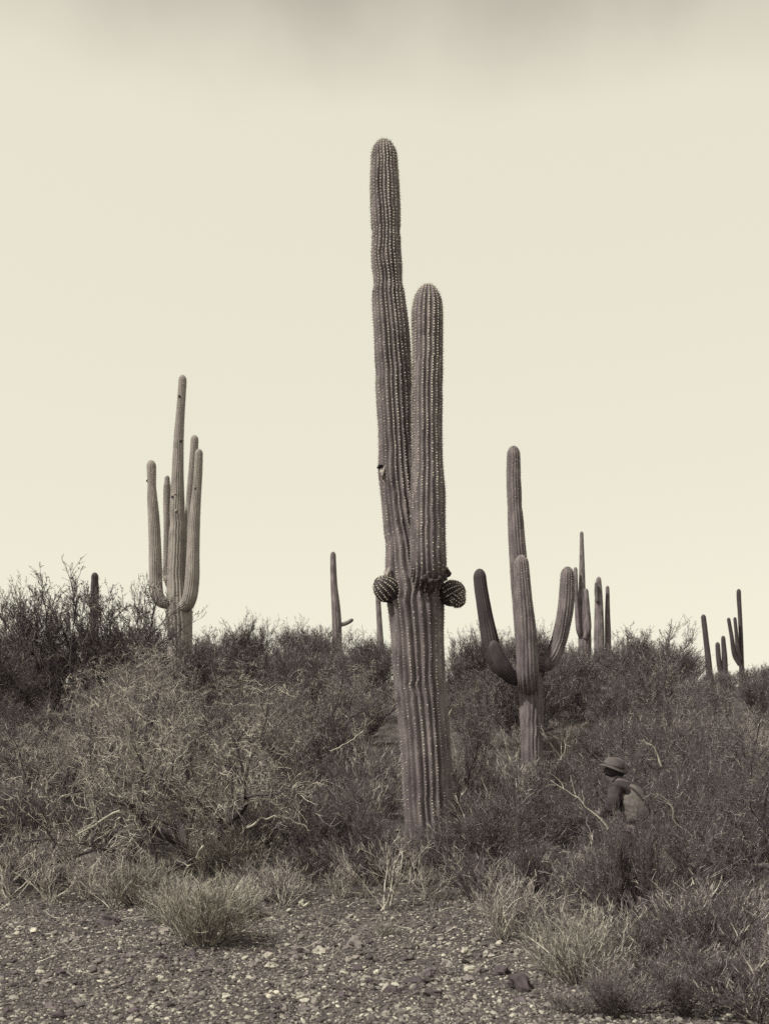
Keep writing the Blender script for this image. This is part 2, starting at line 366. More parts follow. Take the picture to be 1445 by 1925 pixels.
saguaro('pale five-stemmed saguaro with candelabra arms rising from the brush at left', 32, 338, [
  ('trunk', [(340, 1320, 23), e(1230, 315, 362), e(1170, 314, 362), e(1150, 313, 362), e(1118, 313.5, 356), e(1080, 314, 351), e(1030, 316.5, 351), e(1000, 318, 350.5), e(989, 320, 350), e(963, 319, 348), e(924, 321, 346.5), e(872, 324, 345.5), e(820, 327, 346), e(768, 332, 348), e(716, 336, 351), (344, 705, 7.3)]),
  ('arm', [(318, 1134, 11, -.1), (306, 1132, 11.5, -.12), (297, 1122, 12, -.12), (293.5, 1100, 12), (292.5, 1060, 11.8), e(1028, 280.5, 303), e(976, 279, 300), e(924, 277.5, 294.5), e(915, 278, 293.5), e(880, 276.5, 293.5), (284.5, 865, 8)]),
  ('arm', [(322, 1110, 6, .3), (313, 1080, 6.5, .55), (315, 1000, 6.8, .6), (314, 930, 6.6, .6), (314.5, 912, 6.2, .6), (314.5, 905, 4.6, .6), (314.5, 894, 5, .6)]),
  ('arm', [(340, 1060, 7, .3), (352, 1030, 7.5, .6), (355, 980, 7.5, .6), (359, 920, 7.5, .6), (363.5, 870, 7.5, .6), (366.5, 818, 7, .6)]),
  ('arm', [(338, 1142, 11, -.15), (350, 1138, 12.5, -.3), (358, 1118, 13.5, -.36), (362, 1080, 13, -.36), e(1040, 351, 375, -.36), e(989, 354, 376, -.36), e(924, 361.5, 378.5, -.36), (373, 880, 7.8, -.36), (374.5, 844, 7, -.36)]),
 ], M_CACTUS_P, 20, .07, (.075, .010, .15, .5), seed=200, scars=[('nest_hole', 337.5, 745, -.12, .03, .04, M_HOLE), ('nest_hole', 341, 829, -.16, .04, .04, M_HOLE), ('pale_scar', 329, 929, -.2, .035, .03, M_SCAR),
  ('pale_scar', 331, 961, -.22, .04, .045, M_SCAR), ('nest_hole', 324, 934, -.2, .035, .03, M_HOLE), ('nest_hole', 368, 919, -.46, .035, .09, M_HOLE), ('nest_hole', 277, 904, -.04, .03, .03, M_HOLE)])

saguaro('saguaro with a cluster of thick upcurved arms right of the central one', 21.5, 998, [
  ('trunk', [(1000, 1440, 22), (999, 1400, 21), (998, 1330, 23), e(1280, 972, 1018), e(1230, 969, 1012), e(1142, 963, 1000), e(1094, 959, 993), e(1046, 956.6, 989.7), e(1013, 954.7, 986.5), e(962, 953, 982), e(957, 953.5, 980.5), e(926, 952, 980), e(894, 951, 978.5), e(856, 952, 977.5), (964.6, 838, 11)]),
  ('arm', [(995, 1292, 17, -.02), (993, 1284, 21, -.26), (991.5, 1262, 21, -.40), (990.5, 1230, 20.5, -.42), e(1206, 969, 1010, -.42), e(1174, 967, 1006.5, -.42), e(1142, 965.5, 1002, -.42), e(1110, 965, 998.4, -.42), e(1058, 965.6, 993.6, -.42), (979.5, 1043, 13, -.42)]),
  ('arm', [(985, 1268, 14, .1), (958, 1266, 15, .22), (936, 1250, 16, .25), (924, 1222, 16, .25), e(1206, 904, 938, .25), e(1174, 900, 930, .25), e(1142, 895.5, 923, .25), e(1087, 889, 914, .25), (900.5, 1069, 12, .25)], M_CACTUS_D),  # left arm in shade: the shade is put into its darker skin colour
  ('arm', [(982, 1278, 13, -.1), (960, 1272, 14, -.24), (944, 1252, 14, -.34), (933, 1228, 12.5, -.36), (925, 1204, 10, -.36)], M_CACTUS_D),  # small left arm, its shade painted by the same darker skin
  ('arm', [(1004, 1246, 14, -.05), (1022, 1248, 15.5, -.12), (1036, 1236, 16, -.16), e(1206, 1034, 1065, -.16), e(1174, 1042, 1072.5, -.16), e(1142, 1047.5, 1078, -.16), e(1110, 1050.5, 1079.5, -.16), e(1078, 1053, 1078.5, -.16), (1066.5, 1065, 12, -.16)]),
 ], M_CACTUS, 18, .05, (.05, .009, .08, .5), seed=300)

saguaro('lone slender saguaro with a short stub arm, left of the central one on the skyline', 44, 633, [
  ('trunk', [(634, 1290, 9.5), e(1173, 624, 642), e(1145, 623, 640), e(1095, 621, 634), e(1050, 620.5, 631.7), (626, 1037, 5)]),
  ('arm', [(634, 1175, 4), (643, 1174, 4), (652, 1171, 4), (664, 1164, 3.6)])], M_CACTUS, 14, .1, seed=330)
saguaro('slender saguaro partly hidden behind the central cactus and its left round bud', 43, 716, [
  ('trunk', [(718, 1290, 7), e(1220, 709, 722), e(1180, 708, 719), e(1130, 706, 715.5), (710, 1108, 4.4)])], M_CACTUS, 14, .1, seed=335)
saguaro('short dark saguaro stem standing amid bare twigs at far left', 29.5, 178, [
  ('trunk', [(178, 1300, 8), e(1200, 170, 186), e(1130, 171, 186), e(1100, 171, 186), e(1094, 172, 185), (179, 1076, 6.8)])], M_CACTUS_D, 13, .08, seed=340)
saguaro('tall thin saguaro with two arms, tallest of the far group right of centre', 55, 1095, [
  ('trunk', [(1098, 1290, 13), e(1200, 1086, 1111), e(1150, 1086, 1106), e(1108, 1086.5, 1100), e(1078, 1087.6, 1099), e(1013, 1089, 1096.4), (1092.5, 999, 3.4)]),
  ('arm', [(1093, 1200, 5, -.1), (1087, 1185, 5, -.3), (1083.5, 1140, 4.4, -.3), (1081.5, 1090, 4, -.3), (1081, 1066, 3.6, -.3)]),
  ('arm', [(1100, 1200, 6, -.3), (1105, 1180, 6, -.4), (1103, 1140, 5, -.4), (1100.5, 1106, 4.2, -.4)])], M_CACTUS, 14, .12, seed=350)
saguaro('stout pointed saguaro stem, middle one of the far group right of centre', 54, 1125, [
  ('trunk', [(1126, 1290, 9.5), e(1200, 1116, 1135), e(1142, 1117, 1133), e(1110, 1118, 1131), (1124.5, 1084, 4)]),
  ('arm', [(1122, 1130, 3.5, -.2), (1119.6, 1115, 3.2, -.25), (1119.6, 1094, 2.6, -.25)])], M_CACTUS, 14, .12, seed=360)
saguaro('short slim saguaro, rightmost of the far group right of centre', 54.5, 1141, [
  ('trunk', [(1142, 1290, 6.5), e(1200, 1136, 1148), e(1150, 1136.3, 1146), e(1112, 1137.5, 1145), (1141, 1101, 3.4)])], M_CACTUS, 14, .12, seed=370)
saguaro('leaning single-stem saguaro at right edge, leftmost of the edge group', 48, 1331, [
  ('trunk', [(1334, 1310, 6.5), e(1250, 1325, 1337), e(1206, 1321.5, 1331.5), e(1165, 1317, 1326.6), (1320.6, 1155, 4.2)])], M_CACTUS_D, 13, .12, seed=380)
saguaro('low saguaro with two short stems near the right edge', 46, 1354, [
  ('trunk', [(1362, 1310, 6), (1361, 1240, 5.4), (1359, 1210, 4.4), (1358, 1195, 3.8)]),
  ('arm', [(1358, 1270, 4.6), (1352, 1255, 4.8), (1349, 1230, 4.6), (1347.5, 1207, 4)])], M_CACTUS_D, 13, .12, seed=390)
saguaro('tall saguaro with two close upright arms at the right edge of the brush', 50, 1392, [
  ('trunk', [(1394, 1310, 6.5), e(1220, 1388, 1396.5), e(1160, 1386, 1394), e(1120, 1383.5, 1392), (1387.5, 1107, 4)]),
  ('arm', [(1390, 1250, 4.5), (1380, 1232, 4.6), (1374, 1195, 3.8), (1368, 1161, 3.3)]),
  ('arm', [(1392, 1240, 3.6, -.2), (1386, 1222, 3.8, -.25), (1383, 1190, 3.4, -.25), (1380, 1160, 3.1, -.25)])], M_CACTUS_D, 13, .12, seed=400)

# ------------------------------------------------------------------ plants: prototypes
def make_paloverde(seed, spread=1.0, tone=.0):
    """low many-limbed tree, crown a tangle of fine bare twigs; about 2.7 m high"""
    rng = np.random.default_rng(seed); gc = Geo(); parts = []; Bs = []
    n = 6; a = np.arange(n) * 2 * np.pi / n + rng.uniform(-.4, .4, n)
    D = np.stack([np.cos(a) * spread, np.sin(a) * spread, rng.uniform(.7, 1.5, n)], 1)
    S = np.zeros((n, 3)); S[:, :2] = rng.normal(0, .05, (n, 2)); S[:, 2] = -.08
    A = lines(rng, S, D, rng.uniform(1.2, 1.9, n), 8, .30, .07)
    ra = taper(rng.uniform(.036, .058, n), np.full(n, .015), 8)
    for k in range(n):
        gt = Geo(); tubes(gt, A[k:k + 1], ra[k:k + 1], rng.uniform(.1, .5, 1), 6)
        S, D = sprout(rng, A[k:k + 1], 7, .22, 1, .3, 1.0, .18); m = len(S)
        B = lines(rng, S, D, rng.uniform(.55, 1.2, m), 6, .22, .06)
        tubes(gt, B, taper(rng.uniform(.010, .018, m), np.full(m, .004), 6), np.clip(rng.normal(.3, .25, m), 0, 1), 5)
        Bs.append(B); parts.append(('limb', gt.mesh('limb', True), M_BARK))
    B = np.concatenate(Bs)
    S, D = sprout(rng, B, 8, .1, 1, .3, 1.15, .12); m = len(S)
    C = lines(rng, S, D, rng.uniform(.22, .6, m), 6, .30, .06)
    tubes(gc, C, taper(rng.uniform(.0022, .0038, m), np.full(m, .0015), 6), two_tone(rng, m, max(.02, .10 + .5 * tone)))
    S, D = sprout(rng, C, 12, .12, 1, .4, 1.2, .05); m = len(S); pb = max(.05, .30 + 1.2 * tone)
    E = lines(rng, S, D, rng.uniform(.06, .22, m), 4, .42, .05)
    tubes(gc, E, taper(rng.uniform(.0015, .0026, m), np.full(m, .0010), 4), two_tone(rng, m, pb))
    S, D = sprout(rng, E, 4, .2, 1, .5, 1.3, .03); m = len(S)
    E2 = lines(rng, S, D, rng.uniform(.03, .09, m), 2, .3, 0)
    tubes(gc, E2, taper(np.full(m, .0013), np.full(m, .0008), 2), two_tone(rng, m, pb))
    return parts + [('crown', gc.mesh('crown'), M_TWIG)]
def make_creosote(seed, h=2.2, leafy=9000, fan=.55):
    """upright feathery shrub with small dark leaves; about 2.2 m high"""
    rng = np.random.default_rng(seed); gt, gc, gl = Geo(), Geo(), Geo()
    n = 16; a = rng.uniform(0, 2 * np.pi, n); q = rng.uniform(.1, 1, n) * fan
    D = np.stack([np.cos(a) * q, np.sin(a) * q, np.ones(n)], 1)
    S = np.zeros((n, 3)); S[:, :2] = rng.normal(0, .08, (n, 2)); S[:, 2] = -.06
    A = lines(rng, S, D, h * rng.uniform(.6, .95, n), 7, .12, .03)
    tubes(gt, A, taper(rng.uniform(.014, .024, n), np.full(n, .006), 7), rng.uniform(.1, .6, n), 5)
    S, D = sprout(rng, A, 9, .2, 1, .3, .8, .25); m = len(S)
    B = lines(rng, S, D, rng.uniform(.35, .75, m), 5, .14, .06)
    tubes(gt, B, taper(rng.uniform(.006, .009, m), np.full(m, .003), 5), rng.uniform(.15, .6, m), 4)
    S, D = sprout(rng, B, 9, .1, 1, .3, .8, .2); m = len(S)
    C = lines(rng, S, D, rng.uniform(.12, .36, m), 4, .16, .05)
    tubes(gc, C, taper(rng.uniform(.0032, .0048, m), np.full(m, .0018), 4), np.clip(rng.normal(.22, .2, m), 0, 1))
    S, D = sprout(rng, C, 3, .2, 1, .3, .9, .1); m = len(S)
    E = lines(rng, S, D, rng.uniform(.05, .15, m), 2, .2, .0)
    tubes(gc, E, taper(np.full(m, .003), np.full(m, .0016), 2), two_tone(rng, m, .16))
    leaves(gl, rng, E, leafy, .011, np.clip(rng.normal(.35, .25, leafy), 0, 1))
    return [('stems', gt.mesh('stems', True), M_BARK), ('twigs', gc.mesh('twigs'), M_TWIG), ('leaves', gl.mesh('leaves'), M_LEAF)]
def make_mound(seed, h=.62, n=120, fan=.95, mt=None, tone=.5):
    """rounded bush of many fine stems with straw-like tips"""
    rng = np.random.default_rng(seed); gt, gc = Geo(), Geo()
    a = rng.uniform(0, 2 * np.pi, n); q = np.sqrt(rng.uniform(0, 1, n)) * fan * (1 + .25 * np.sin(3 * a + seed))
    D = np.stack([np.cos(a) * q, np.sin(a) * q, np.ones(n) * .9], 1)
    S = np.zeros((n, 3)); S[:, 0] = np.cos(a) * q * .12; S[:, 1] = np.sin(a) * q * .12; S[:, 2] = -.03
    A = lines(rng, S, D, h * rng.uniform(.45, 1.08, n), 7, .15, .06)
    tubes(gt, A, taper(rng.uniform(.0032, .0060, n), np.full(n, .0018), 7), np.clip(rng.normal(tone, .27, n), 0, 1))
    S, D = sprout(rng, A, 9, .3, 1, .2, .75, .15); m = len(S)
    C = lines(rng, S, D, h * rng.uniform(.12, .36, m), 4, .18, .07)
    tubes(gc, C, taper(rng.uniform(.0020, .0032, m), np.full(m, .0010), 4), np.clip(rng.normal(tone, .26, m), 0, 1))
    S, D = sprout(rng, C, 2, .3, 1, .2, .8, .08); m = len(S)
    E = lines(rng, S, D, h * rng.uniform(.05, .16, m), 2, .1, .0)
    tubes(gc, E, taper(np.full(m, .0022), np.full(m, .0009), 2), two_tone(rng, m, max(.1, tone - .05)))
    return [('stems', gt.mesh('stems'), M_TWIG), ('twigs', gc.mesh('twigs'), mt or M_STRAW)]
def make_bare(seed, h=.9, n=16, fan=.8):
    """open bush of a few crooked pale stems"""
    rng = np.random.default_rng(seed); gt, gc = Geo(), Geo()
    a = rng.uniform(0, 2 * np.pi, n); q = rng.uniform(.1, 1, n) * fan
    D = np.stack([np.cos(a) * q, np.sin(a) * q, np.ones(n) * .8], 1)
    S = np.zeros((n, 3)); S[:, :2] = rng.normal(0, .04, (n, 2)); S[:, 2] = -.04
    A = lines(rng, S, D, h * rng.uniform(.6, 1.0, n), 8, .17, .05)
    tubes(gt, A, taper(rng.uniform(.006, .010, n), np.full(n, .003), 8), np.clip(rng.normal(.68, .22, n), 0, 1), 4)
    S, D = sprout(rng, A, 5, .3, 1, .3, .8, .12); m = len(S)
    B = lines(rng, S, D, h * rng.uniform(.18, .42, m), 5, .16, .05)
    tubes(gt, B, taper(rng.uniform(.003, .005, m), np.full(m, .002), 5), np.clip(rng.normal(.62, .25, m), 0, 1))
    S, D = sprout(rng, B, 7, .2, 1, .3, .9, .08); m = len(S)
    C = lines(rng, S, D, h * rng.uniform(.05, .17, m), 3, .18, .0)
    tubes(gc, C, taper(np.full(m, .0024), np.full(m, .0012), 3), np.clip(rng.normal(.5, .25, m), 0, 1))
    return [('stems', gt.mesh('stems'), M_TWIG), ('twigs', gc.mesh('twigs'), M_TWIG)]
def make_grass(seed, h=.4, n=260, fan=.7):
    rng = np.random.default_rng(seed); g = Geo()
    a = rng.uniform(0, 2 * np.pi, n); q = np.sqrt(rng.uniform(0, 1, n)) * fan
    D = np.stack([np.cos(a) * q, np.sin(a) * q, np.ones(n)], 1)
    S = np.zeros((n, 3)); S[:, :2] = rng.normal(0, .045, (n, 2)); S[:, 2] = -.02
    A = lines(rng, S, D, h * rng.uniform(.4, 1.05, n), 5, .10, -.05)
    tubes(g, A, taper(rng.uniform(.0018, .003, n), np.full(n, .0007), 5), np.clip(rng.normal(.5, .25, n), 0, 1))
    return [('blades', g.mesh('blades'), M_STRAW)]

PROTO = {
 'paloverde': [make_paloverde(1, 1, .18), make_paloverde(2, 1.2, .08), make_paloverde(3, .9, -.19), make_paloverde(4, 1.1, -.10)],
 'creosote': [make_creosote(11, 2.2, 20000), make_creosote(12, 2.2, 24000, .7), make_creosote(13, 2.2, 14000, .45), make_creosote(14, 2.2, 24000, .9)],
 'mound': [make_mound(21, tone=.46), make_mound(22, .62, 150, .8, tone=.55), make_mound(23, .62, 70, 1.15, M_TWIG, .38), make_mound(24, .62, 90, 1.0, M_TWIG, .27)],
 'bare': [make_bare(31), make_bare(32, .9, 12, 1.0), make_bare(33, .9, 20, .6)],
 'grass': [make_grass(41), make_grass(42, .4, 180, 1.0)],
}
HGT = {}
for k, vs in PROTO.items():
    for i, parts in enumerate(vs):
        z = 0
        for _, m, mt in parts:
            m.materials.append(mt)
            c = np.empty(len(m.vertices) * 3, np.float32); m.vertices.foreach_get('co', c); z = max(z, float(np.percentile(c[2::3], 99.3)))
        HGT[k, i] = z
NAMES = {'paloverde': ('palo_verde_tree', 'tree'), 'creosote': ('creosote_shrub', 'shrub'), 'mound': ('mound_bush', 'bush'), 'bare': ('bare_shrub', 'shrub'), 'grass': ('bunch_grass', 'grass clump')}
COUNT = [0]
def plant(kind, var, x, y, height, label, group=None, rot=None, wide=1.0, tilt=0.0, sink=.0):
    z = float(G(x, y)) - sink; s = height / HGT[kind, var]
    root = empty(NAMES[kind][0], (x, y, z), label, NAMES[kind][1], group)
    COUNT[0] += 1
    root.rotation_euler = (tilt, 0, RNG.uniform(0, 6.28) if rot is None else rot); root.scale = (s * wide, s * wide, s)
    for nm, m, mt in PROTO[kind][var]:
        c = obj(nm, m, None, root)
        if nm in ('crown', 'twigs', 'leaves', 'blades', 'stems'): c['kind'] = 'stuff'   # far too fine to count
    return root
def plant_px(kind, var, px, py, top, label, group=None, **k):
    """base on the ground seen at (px, py), top of the plant at row `top`"""
    g = ground_at(px, py); return plant(kind, var, g[0], g[1], (py - top) * g[1] / F, label, group, **k)
def plant_d(kind, var, px, d, top, label, group=None, **k):
    x = (px - W / 2) * d / F; z = float(G(x, d)); zt = CAMZ + (HZ - top) * d / F
    return plant(kind, var, x, d, zt - z, label, group, **k)

# --- large single plants
plant_d('paloverde', 0, 372, 14.3, 1225, 'big tangled palo verde with pale twigs, left of the central cactus', rot=.6, wide=.85)
plant_d('paloverde', 1, 120, 16.0, 1330, 'low spreading palo verde at the left edge above the gravel', rot=2.0)
plant_d('paloverde', 3, 250, 19.0, 1225, 'palo verde below the five-stemmed saguaro', rot=4.0)
plant_d('paloverde', 2, 545, 20.0, 1235, 'dark rounded palo verde between the left tree and the central cactus', rot=1.0)
plant_d('paloverde', 2, 1265, 15.6, 1262, 'dark dense palo verde behind the person at right', rot=3.3, wide=.72)
plant_d('paloverde', 3, 1385, 14.6, 1340, 'palo verde cut by the right edge above the gravel', rot=5.2)
plant_d('paloverde', 2, 1180, 18.2, 1300, 'palo verde to the right of the cluster-armed saguaro', rot=.2, wide=.6)
plant_d('paloverde', 3, 872, 18.6, 1280, 'small palo verde with dark limbs just right of the central trunk', rot=2.6, wide=.55)
plant_d('creosote', 1, 95, 25.5, 1085, 'tall dark feathery shrub against the sky at far left', rot=.3)
plant_d('creosote', 3, 215, 27.0, 1092, 'open fanning shrub around the short dark saguaro', rot=1.3)
plant_d('creosote', 0, 20, 26.5, 1110, 'tall feathery shrub cut by the left edge', rot=2.3)
plant_d('creosote', 1, 1235, 30.0, 1175, 'dark feathery shrub on the skyline between the right saguaro groups', rot=.9)
plant_d('creosote', 2, 1180, 32.0, 1195, 'feathery shrub right below the far saguaro group', rot=1.9)
plant_d('creosote', 0, 575, 33.0, 1172, 'bushy shrub on the skyline left of the stub-armed saguaro', rot=.5)
plant_d('creosote', 3, 670, 31.0, 1190, 'bushy shrub on the skyline in front of the stub-armed saguaro', rot=2.5)
plant_d('creosote', 2, 480, 33.0, 1160, 'feathery shrub on the skyline right of the five-stemmed saguaro', rot=3.5)
plant_d('creosote', 1, 360, 27.0, 1182, 'leafy shrub hiding the foot of the five-stemmed saguaro', rot=5.5)

plant_d('creosote', 2, 882, 31.0, 1182, 'feathery shrub on the skyline just right of the central trunk', rot=.5)
plant_d('creosote', 0, 1015, 33.0, 1180, 'feathery shrub on the skyline behind the cluster-armed saguaro', rot=1.5)
plant_d('creosote', 1, 712, 27.0, 1215, 'leafy shrub just left of the central trunk below the skyline', rot=2.5)

plant_d('creosote', 3, 868, 25.0, 1275, 'leafy shrub on the slope just right of the central trunk', rot=.5)
plant_d('creosote', 1, 900, 23.0, 1300, 'leafy shrub on the slope left of the cluster-armed saguaro', rot=1.5)
plant_d('creosote', 3, 690, 24.0, 1285, 'leafy shrub on the slope just left of the central trunk', rot=2.0)
plant_d('creosote', 1, 620, 25.0, 1260, 'leafy shrub on the slope below the stub-armed saguaro', rot=3.0)
plant_d('paloverde', 1, 500, 17.5, 1290, 'tangled palo verde between the big left tree and the central cactus', rot=3.0, wide=.7)
plant_d('paloverde', 3, 1330, 17.0, 1290, 'tangled palo verde below the right edge saguaros', rot=1.0, wide=.7)

# --- foreground bushes
plant_px('mound', 1, 388, 1775, 1645, 'pale straw-coloured bush at the gravel edge in the left foreground', wide=1.2, rot=.5)
plant_px('mound', 0, 330, 1735, 1655, 'smaller straw bush behind the pale left foreground bush', wide=1.2)
plant_px('mound', 1, 445, 1725, 1650, 'straw bush between the pale left bush and the bare stems', wide=1.2)
plant_px('mound', 0, 1088, 1850, 1700, 'dense pale rounded bush in the right foreground', wide=1.0, rot=1.1)
plant_px('bare', 2, 945, 1765, 1625, 'bush of thin upright stems in front of the central cactus, to its right', wide=1.15)
plant_px('mound', 2, 985, 1750, 1640, 'fine stemmed bush beside the thin upright stems', wide=1.1)
plant_px('bare', 0, 532, 1705, 1605, 'open pale-stemmed bush at the gravel edge, left of the central cactus', wide=1.1)
plant_px('mound', 2, 500, 1690, 1610, 'fine dry bush behind the open pale-stemmed bush', wide=1.1)
plant_px('bare', 1, 725, 1712, 1570, 'crooked bare bush in front of the foot of the central cactus', wide=1.0, rot=2.2)
plant_px('bare', 0, 800, 1690, 1600, 'tangled bare bush covering the foot of the central cactus', wide=1.2)
plant_px('mound', 3, 868, 1655, 1550, 'dark twiggy bush against the right foot of the central cactus', wide=1.3)
plant_px('mound', 3, 755, 1640, 1560, 'low twiggy bush at the left foot of the central cactus', wide=1.2)
plant_px('bare', 2, 1225, 1760, 1660, 'pale dry stalks standing in front of the person', wide=.9)
plant_px('bare', 1, 1290, 1770, 1640, 'bare bush right of the person in the foreground brush', wide=1.2)
plant_px('mound', 3, 1345, 1800, 1650, 'large twiggy bush in the lower right corner brush', wide=1.3)
plant_px('mound', 3, 1260, 1860, 1760, 'low dark spreading bush at the bottom right', wide=1.7)
plant_px('creosote', 1, 1370, 1900, 1770, 'low dark leafy branches sprawling in the bottom right corner', wide=1.5)
plant_px('grass', 1, 722, 1758, 1722, 'small dry tuft in the gravel below the central cactus', wide=1.4)
plant_px('bare', 1, 895, 1620, 1480, 'brushy bare shrub right of the central trunk', wide=1.3)
plant_px('bare', 0, 985, 1640, 1530, 'grey bare shrub between the central cactus and the person', wide=1.3)
plant_px('bare', 0, 1075, 1690, 1560, 'bare shrub directly left of the person', wide=1.3)
plant_px('mound', 3, 1150, 1735, 1610, 'twiggy bush hiding the legs of the person', wide=1.2)
plant_px('bare', 2, 640, 1690, 1610, 'small bare bush left of the crooked bush', wide=1.2)
plant_px('bare', 0, 90, 1695, 1590, 'twiggy bush at the gravel edge by the left margin', wide=1.3)
plant_px('mound', 3, 60, 1660, 1570, 'dark bush behind the twiggy bush by the left margin', wide=1.3)
plant_px('bare', 2, 160, 1690, 1610, 'thin stalks at the gravel edge left of the bleached limbs', wide=1.3)
plant_px('bare', 0, 215, 1705, 1600, 'twiggy bush at the gravel edge under the left palo verde', wide=1.3)
plant_px('mound', 0, 260, 1700, 1610, 'strawy bush at the gravel edge left of the pale bush', wide=1.2)
plant_px('bare', 1, 140, 1660, 1540, 'sprawling bare bush beneath the left palo verde', wide=1.5)
plant_px('mound', 0, 430, 1640, 1545, 'pale dense bush under the right side of the big palo verde', wide=1.4)
plant_px('bare', 1, 15, 1690, 1590, 'bare bush cut by the left edge', wide=1.3)

plant_px('mound', 3, 1195, 1745, 1600, 'dark rounded bush screening the legs of the person', wide=1.1)
plant_px('paloverde', 2, 1300, 1720, 1460, 'low dark palo verde sapling just right of the person', wide=.95)
plant_px('creosote', 0, 1140, 1760, 1575, 'thin leafy bush in front of the person, to the left', wide=.6)
plant_px('creosote', 2, 1228, 1770, 1530, 'thin leafy sprig in front of the back of the person', wide=.45)
plant_px('creosote', 0, 1205, 1760, 1505, 'open sprig crossing the pale vest of the person', wide=.38)
plant_px('creosote', 2, 1150, 1765, 1520, 'spindly shrub crossing the figure of the person', wide=.4)
plant_px('creosote', 3, 1330, 1840, 1660, 'dark leafy shrub in the lower right corner', wide=1.1)
plant_px('creosote', 3, 1225, 1850, 1720, 'dark leafy low shrub right of the dense pale rounded bush', wide=1.3)
plant_px('mound', 3, 1215, 1800, 1690, 'dark bush right behind the dense pale rounded bush', wide=1.4)
plant_px('mound', 3, 1400, 1850, 1720, 'dark bush cut by the lower right edge', wide=1.3)
plant_px('mound', 3, 1170, 1900, 1820, 'dark low bush at the bottom right of the dense round bush', wide=1.4)
plant_px('mound', 3, 1030, 1690, 1590, 'dark bush between the upright stems and the person', wide=1.3)
plant_px('mound', 3, 590, 1660, 1580, 'dark bush on the ground below the fallen pale branch', wide=1.4)
plant_px('mound', 3, 690, 1660, 1570, 'dark bush left of the foot of the central cactus', wide=1.4)
plant_px('mound', 3, 905, 1690, 1590, 'dark bush right of the foot of the central cactus', wide=1.3)

plant_d('paloverde', 2, 1215, 13.2, 1350, 'dark palo verde standing right behind the person', rot=1.0, wide=.8)
plant_d('paloverde', 2, 1390, 13.0, 1350, 'dark palo verde at the right margin beside the person', rot=2.0, wide=.8)
plant_d('paloverde', 2, 1105, 15.0, 1425, 'low dark palo verde left of the hat of the person', rot=3.0, wide=.7)
plant_px('creosote', 3, 1195, 1765, 1600, 'low leafy shrub screening the waist of the person', wide=.62)
plant_px('creosote', 1, 1110, 1740, 1590, 'low leafy shrub left of the legs of the person', wide=.8)
plant_px('creosote', 3, 1010, 1700, 1570, 'dark leafy bush between the thin upright stems and the pale stick', wide=.9)
plant_px('paloverde', 2, 1000, 1590, 1465, 'low dark bush below the trunk of the cluster-armed saguaro', wide=.8)
plant_px('paloverde', 2, 620, 1600, 1420, 'low dark bush between the fallen pale branch and the central cactus', wide=.8)
plant_px('creosote', 3, 690, 1650, 1520, 'dark leafy bush left of the central trunk', wide=.8)
plant_px('creosote', 1, 905, 1640, 1490, 'dark leafy bush right of the central trunk', wide=.8)

plant_px('creosote', 3, 1150, 1915, 1830, 'dark leafy bush at the bottom, right of the dense round bush', wide=1.3)
plant_px('mound', 3, 1080, 1905, 1855, 'low dark bush at the bottom below the dense round bush', wide=1.6)
plant_px('creosote', 1, 1290, 1915, 1810, 'dark leafy bush at the bottom near the right corner', wide=1.5)
plant_px('mound', 3, 1430, 1915, 1790, 'dark bush filling the bottom right corner', wide=1.5)
plant_px('mound', 2, 1190, 1870, 1790, 'wispy bush beside the dense pale rounded bush', wide=1.4)

# --- hillside thicket: everything else
ZONES = [(150, 'at the left margin'), (290, 'left of the five-stemmed saguaro'), (400, 'below the five-stemmed saguaro'), (590, 'between the five-stemmed and stub-armed saguaros'), (760, 'below the stub-armed saguaro'),
 (950, 'close right of the central trunk'), (1080, 'around the cluster-armed saguaro'), (1160, 'below the far saguaro group'), (1310, 'between the right saguaro groups'), (9999, 'at the right margin')]
LOOK = {'paloverde': 'tangled bare tree', 'creosote': 'leafy upright shrub', 'mound': 'rounded fine-stemmed bush', 'bare': 'bare open bush', 'grass': 'grass tuft'}
taken = []
SKY_X = [-100, 40, 100, 200, 250, 290, 330, 400, 480, 560, 640, 690, 730, 850, 930, 1010, 1080, 1150, 1200, 1250, 1290, 1320, 1360, 1445, 1550]
SKY_Y = [1130, 1095, 1090, 1095, 1120, 1165, 1185, 1178, 1165, 1170, 1180, 1188, 1205, 1190, 1180, 1190, 1210, 1205, 1195, 1190, 1215, 1262, 1258, 1250, 1240]
def thicket(n, px0, px1, d0, d1, kinds, h0, h1, label, group, gap=1.0, avoid=()):
    made = 0; tries = 0
    while made < n and tries < n * 40:
        tries += 1
        d = math.sqrt(RNG.uniform(d0 * d0, d1 * d1)); px = RNG.uniform(px0, px1); x = (px - W / 2) * d / F
        z = float(G(x, d)); py = HZ - (z - CAMZ) * F / d
        if any((x - a) ** 2 + (d - b) ** 2 < gap * gap for a, b in taken): continue
        if any(abs(px - a) < w_ and abs(py - b) < h_ for a, b, w_, h_ in avoid): continue
        k, v = kinds[RNG.integers(len(kinds))]
        h = RNG.uniform(h0, h1)
        if d > 22: h = min(h, (py - np.interp(px, SKY_X, SKY_Y)) * d / F * RNG.uniform(.86, 1.0))
        if d > 22 and h < .5: continue
        rr = h * .85 * F / d            # keep the lower trunk of the second saguaro in view, as in the photograph
        if d < 21.3 and abs(px - 998) < 30 + rr and py - h * F / d < 1415: continue
        if d < 14.6 and abs(px - 800) < 50 + rr and py - h * F / d < 1500: continue
        taken.append((x, d)); made += 1
        zone = next(z_ for e_, z_ in ZONES if px < e_); look = LOOK[k]
        plant(k, v, x, d, h, f'{look} {label} {zone}', f'{look} {label} {zone}', wide=RNG.uniform(.95, 1.3))
